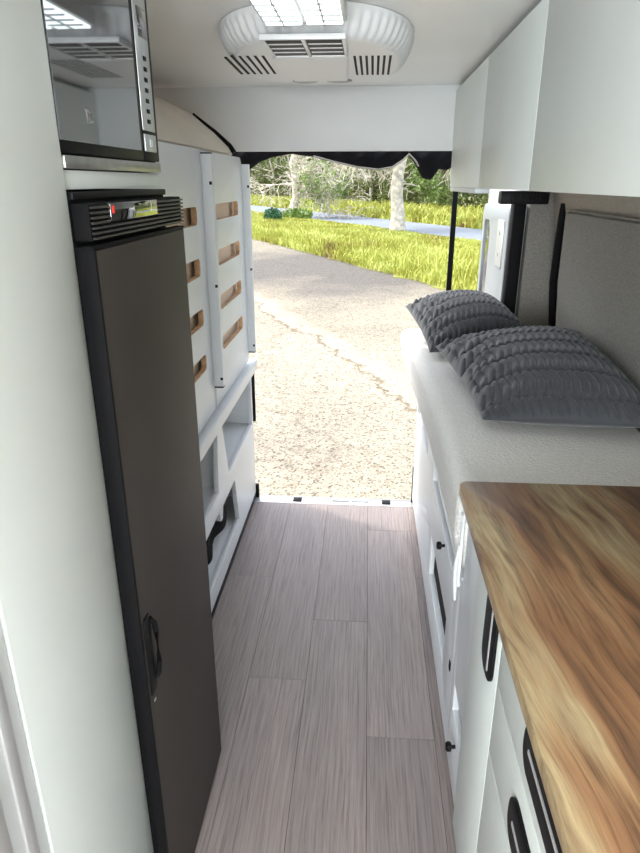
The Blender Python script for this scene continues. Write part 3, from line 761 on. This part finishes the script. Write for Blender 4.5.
# ---------------------------------------------------------------- outside
GZ = -.60
nx, ny = .893, .45; dx, dy = .45, -.893
def og(o, t_, z=GZ): return (nx*o+dx*t_, ny*o+dy*t_, z)
def strip(name, o0, o1, t0, t1, z, mat, seg=60, jit=0):
    bm = bmesh.new(); a = []; b = []
    for k in range(seg+1):
        tt = t0+(t1-t0)*k/seg
        a.append(bm.verts.new(og(o0+random.uniform(-jit, jit), tt, z))); b.append(bm.verts.new(og(o1, tt, z)))
    a2 = [bm.verts.new((v.co.x, v.co.y, z-.1)) for v in a]; b2 = [bm.verts.new((v.co.x, v.co.y, z-.1)) for v in b]
    for k in range(seg):
        bm.faces.new((a[k], b[k], b[k+1], a[k+1])); bm.faces.new((a2[k], a[k], a[k+1], a2[k+1])); bm.faces.new((b[k], b2[k], b2[k+1], b[k+1]))
    bmesh.ops.recalc_face_normals(bm, faces=bm.faces)
    o = fin(name, bm, mat, origin=None); o['kind'] = 'structure'; return o
bm = bmesh.new(); bx(bm, (-60, -20, GZ-.3), (60, 130, GZ), 0)
o = fin('ground', bm, GRAVEL, origin=None); o['kind'] = 'structure'
strip('grass_bank', 7.9, 60, -125, 20, GZ+.02, TURF, 240, .22)
strip('road', 15.4, 19.2, -125, 20, GZ+.06, ASPH)

def grass_field(name, o0, o1, t0, t1, count, h0, h1, w, label, dens=lambda o, t: 1):
    V = []; F = []
    n = 0
    while n < count:
        o_ = random.uniform(o0, o1); t_ = random.uniform(t0, t1)
        x, y, z = og(o_, t_, GZ+.02)
        if y < 5: continue
        if random.random() > min(1, 22/max(8, y)*1.0): continue
        if abs(x/y-.01) > .34: continue
        patch = .55+.45*math.sin(x*1.3+1.7*math.sin(y*.7))*math.sin(y*.9+x*.4)
        h = random.uniform(h0, h1)*(.65+.5*patch)*(1 if o_ > o0+.5 else .5)
        if o0 < 10: h *= max(.3, 1-.7*(o_-9)/6)
        a = random.uniform(0, math.pi); ww = w*random.uniform(.6, 1.3)*(1+y/40)
        ca, sa = math.cos(a)*ww/2, math.sin(a)*ww/2; lx, ly = random.gauss(0, h*.35), random.gauss(0, h*.35)
        b = len(V)
        V += [(x-ca, y-sa, z), (x+ca, y+sa, z), (x+lx*.4+ca*.7, y+ly*.4+sa*.7, z+h*.6), (x+lx*.4-ca*.7, y+ly*.4-sa*.7, z+h*.6), (x+lx, y+ly, z+h)]
        F += [(b, b+1, b+2, b+3), (b+3, b+2, b+4)]
        n += 1
    me = bpy.data.meshes.new(name); me.from_pydata(V, [], F); me.update(); me.materials.append(GRASS)
    o = bpy.data.objects.new(name, me); C.objects.link(o)
    tag(o, label, 'grass', kind='stuff'); return o
grass_field('verge_grass', 7.8, 15.3, -80, -2, 70000, .2, .5, .028, 'bright yellow-green grass on the verge between gravel and road')
grass_field('roadside_grass', 19.4, 25.6, -100, -15, 26000, .4, .9, .06, 'green grass growing beyond the road at the forest edge')

def leaves(bm_data, centre, rad, n, size, flat=1.0, rs=random):
    V, F = bm_data
    for _ in range(n):
        while True:
            p = Vector((rs.uniform(-1, 1), rs.uniform(-1, 1), rs.uniform(-1, 1)))
            if .25 < p.length < 1: break
        p = Vector((p.x*rad[0], p.y*rad[1], p.z*rad[2])) + Vector(centre)
        a = Vector((rs.gauss(0, 1), rs.gauss(0, 1), rs.gauss(0, 1)*flat)).normalized(); b = a.cross(Vector((rs.gauss(0, 1), rs.gauss(0, 1), rs.gauss(0, 1)))).normalized()
        s = size*rs.uniform(.6, 1.3); a *= s; b *= s*.45
        k = len(V); V += [tuple(p-a), tuple(p-b), tuple(p+a), tuple(p+b)]; F.append((k, k+1, k+2, k+3))
def leafmesh(name, data, mat, parent=None):
    me = bpy.data.meshes.new(name); me.from_pydata(data[0], [], data[1]); me.update(); me.materials.append(mat)
    o = bpy.data.objects.new(name, me); C.objects.link(o)
    if parent: o.parent = parent
    return o
def branches(bm, p, d, length, rad, depth, rs, spread=.6, droop=0, sides=6, bias=Vector((0, 0, 0)), tips=None):
    n = 5; pts = [p]; rr_ = [rad]; q = p.copy(); dd = d.copy()
    for k in range(n):
        dd = (dd + Vector((rs.gauss(0, .12), rs.gauss(0, .12), rs.gauss(0, .08)-droop)) + bias*.06).normalized()
        q = q + dd*length/n; pts.append(q); rr_.append(max(.014, rad*(1-.62*(k+1)/n)))
    tube(bm, pts, rr_, sides)
    if tips is not None and depth <= 1: tips.append(q)
    if depth <= 0: return
    for k in range(rs.choice((3, 4))):
        i = rs.randint(2, n); s = pts[i]
        ax = Vector((rs.gauss(0, 1), rs.gauss(0, 1), rs.gauss(0, .5))).normalized()
        nd = (dd + ax*spread*rs.uniform(.8, 1.6)).normalized()
        branches(bm, s, nd, length*rs.uniform(.55, .8), rr_[i]*.7, depth-1, rs, spread, droop*1.2, max(3, sides-1), bias, tips)
def bare_tree(name, loc, h, r, seed, label, lean, levels, canopy, leafn, group=None, spread=.9):
    rs = random.Random(seed)
    t = thing(name, loc, label, 'tree', group)
    bm = bmesh.new(); tips = []
    pts = [Vector((0, 0, -.1))]; rad = [r*1.25]
    for k in range(6):
        pts.append(Vector((lean*(k+1)/6*h + rs.gauss(0, .08), rs.gauss(0, .08), h*(k+1)/6))); rad.append(r*(1-.35*(k+1)/6))
    tube(bm, pts, rad, 10)
    o = None
    for k in range(levels):
        i = rs.randint(2, 6); a = rs.uniform(0, 2*math.pi)
        d = Vector((math.cos(a), math.sin(a)*.7, rs.uniform(.0, .45))).normalized()
        branches(bm, pts[i], d, canopy*rs.uniform(.5, .95), rad[i]*rs.uniform(.16, .30), 4, rs, spread, .02, 5, tips=tips)
    for v in bm.verts: v.co += Vector(loc)
    fin('trunk', bm, BARK, t, 60)
    if leafn:
        data = ([], [])
        for tp in tips:
            if rs.random() < .3: leaves(data, tp, (.4, .4, .3), leafn, .09, rs=rs)
        leafmesh('foliage', data, LEAF2, t)
    return t
bare_tree('gum_tree', (1.36, 31.0, GZ), 5.0, .33, 3, 'pale bare-branched gum tree with thick trunk on the verge, right of centre', -.02, 11, 2.6, 0)
bare_tree('spreading_tree', (-4.75, 43.5, GZ), 3.9, .30, 9, 'wide spreading tree with pale twiggy branches on the verge, left', .0, 10, 3.0, 0)
bare_tree('young_tree', (-2.5, 42.0, GZ), 2.6, .10, 21, 'small leafy young tree between the two pale trees by the road', .03, 8, 1.3, 5)
def shrub(name, loc, rad, n, size, mat, label, cat, group=None, seed=0):
    rs = random.Random(seed); t = thing(name, loc, label, cat, group)
    data = ([], [])
    leaves(data, (0, 0, rad[2]*.95), rad, n, size, rs=rs); leafmesh('foliage', data, mat, t)
    bm = bmesh.new()
    for k in range(4): tube(bm, [Vector(loc)+Vector((0, 0, -.05)), Vector(loc)+Vector((rs.gauss(0, rad[0]*.4), rs.gauss(0, rad[1]*.4), rad[2]*1.3))], [.05, .015], 5)
    fin('stem', bm, BARKD, t)
    return t
LEAFD = leafy('blue_green_leaves', [(.3, (.03, .10, .05)), (.7, (.09, .24, .12))], 2)
shrub('bush', (-5.2, 36.5, GZ), (.5, .5, .45), 700, .09, LEAFD, 'small dark blue-green bush on the grass verge at far left', 'bush', seed=2)
shrub('bush', (-4.3, 40.5, GZ), (1.0, .7, .35), 900, .10, LEAF2, 'low bright green bush at the foot of the spreading tree', 'bush', seed=3)
bm = bmesh.new(); x, y, _ = og(19.35, -46); tube(bm, [(x, y, GZ-.05), (x, y, GZ+1.35), (x, y, GZ+1.4)], [.07, .07, .02], 8)
for v in bm.verts: pass
tag(fin('guide_post', bm, POSTW), 'short white roadside guide post beyond the road', 'post')

# forest trees: three kinds, copied
def forest_proto(kind, seed, h, mat, bark):
    rs = random.Random(seed)
    t = thing('forest_tree', (0, 0, GZ), 'x', 'tree')
    bm = bmesh.new(); pts = [Vector((rs.gauss(0, .12)*k*.5, rs.gauss(0, .12)*k*.5, h*k/6-.1)) for k in range(7)]
    tips = []
    tube(bm, pts, [.22*(1-.13*k) for k in range(7)], 7)
    for k in range(9):
        i = rs.randint(1, 6); a = rs.uniform(0, 6.28)
        branches(bm, pts[i], Vector((math.cos(a), math.sin(a), rs.uniform(.2, .9))).normalized(), h*.26, .09, 1, rs, .7, 0, 4, tips=tips)
    for v in bm.verts: v.co += Vector((0, 0, GZ))
    fin('trunk', bm, bark, t, 60)
    data = ([], [])
    for k in range(34):
        a = rs.uniform(0, 6.28); q = rs.uniform(0, 1)**.6; z = rs.uniform(.06, 1.0)*h
        w = h*.27*(1-.5*abs(z/h-.45))*q
        leaves(data, (math.cos(a)*w, math.sin(a)*w, z), (h*.10, h*.10, h*.075), 85, .17, rs=rs)
    leafmesh('foliage', data, mat, t)
    return t
def copy_tree(o):
    c = o.copy(); C.objects.link(c)
    for ch in o.children:
        d = ch.copy(); C.objects.link(d); d.parent = c
    return c
kinds = [(forest_proto(0, 31, 9.5, LEAF1, BARKD), 'dense mid-green forest tree in the belt beyond the road'),
         (forest_proto(1, 32, 7.5, LEAF3, BARK), 'olive-brown forest tree with pale trunk in the belt beyond the road'),
         (forest_proto(2, 33, 8.5, LEAF2, BARKD), 'bright green forest tree in the belt beyond the road')]
first = [True]*3; rs = random.Random(4)
for o_, ts in ((26.0, range(-100, -20, 6)), (32, range(-109, -23, 6)), (38, range(-124, -26, 6))):
    for tt in ts:
        k = rs.choice((0, 0, 1, 1, 2)); src, lab = kinds[k]
        p = og(o_+rs.uniform(-.4, .4), tt+rs.uniform(-.4, .4))
        if first[k]: t = src; first[k] = False
        else: t = copy_tree(src)
        s = rs.uniform(.8, .95)
        t.location = p; t.rotation_euler = (0, 0, rs.uniform(0, 6.28)); t.scale = (s, s, s)
        tag(t, lab, 'tree', 'forest trees beyond the road, kind %s' % ('mid green', 'olive brown', 'bright green')[k])
data = ([], [])
for tt in np.arange(-110, -15, .9):
    for _ in range(2):
        x, y, z = og(random.uniform(27.2, 28), tt+random.uniform(-.4, .4))
        leaves(data, (x, y, z+random.uniform(.4, 1.6)), (.9, .9, .7), 60, .16)
o = leafmesh('undergrowth', data, LEAF3); tag(o, 'tangled olive undergrowth along the edge of the forest', 'undergrowth', kind='stuff')

# ---------------------------------------------------------------- light
w = bpy.data.worlds.new('sky'); S.world = w; w.use_nodes = True; wt = w.node_tree
sky = wt.nodes.new('ShaderNodeTexSky'); sky.sky_type = 'NISHITA'; sky.sun_disc = False
sky.sun_elevation = R(58); sky.sun_rotation = R(-70); sky.air_density = 1.2; sky.dust_density = 3.0
hs = wt.nodes.new('ShaderNodeHueSaturation'); hs.inputs['Saturation'].default_value = .45
wt.links.new(sky.outputs[0], hs.inputs['Color']); bg = wt.nodes['Background']
wt.links.new(hs.outputs['Color'], bg.inputs['Color']); bg.inputs['Strength'].default_value = .42
sl = bpy.data.lights.new('sun', 'SUN'); sl.energy = 1.85; sl.angle = R(3); sl.color = (1, .95, .86)
so = bpy.data.objects.new('sun', sl); C.objects.link(so)
so.rotation_euler = Vector((.55, -.22, -1.0)).to_track_quat('-Z', 'Y').to_euler()
def area(name, loc, to, sx, sy, e, col):
    l = bpy.data.lights.new(name, 'AREA'); l.shape = 'RECTANGLE'; l.size = sx; l.size_y = sy; l.energy = e; l.color = col
    o = bpy.data.objects.new(name, l); C.objects.link(o); o.location = loc
    o.rotation_euler = (Vector(to)-Vector(loc)).to_track_quat('-Z', 'Y').to_euler(); return o
area('windscreen_fill', (-.32, YF+.03, 1.3), (.0, 2, 1.1), 1.3, .85, 82, (.93, .98, 1))  # added fill lamp at the unseen windscreen, brightens the cabin

# ---------------------------------------------------------------- camera
cd = bpy.data.cameras.new('camera'); co = bpy.data.objects.new('camera', cd); C.objects.link(co)
cd.sensor_fit = 'VERTICAL'; cd.sensor_height = 24; cd.lens = 24*640/853; cd.clip_start = .02; cd.clip_end = 400
co.location = (0, 0, 1.55); co.rotation_euler = (R(90-20.9), 0, R(4.1)); S.camera = co
S.view_settings.view_transform = 'Standard'; S.view_settings.look = 'None'; S.view_settings.gamma = 1
S.view_settings.use_curve_mapping = False; S.view_settings.exposure = .45
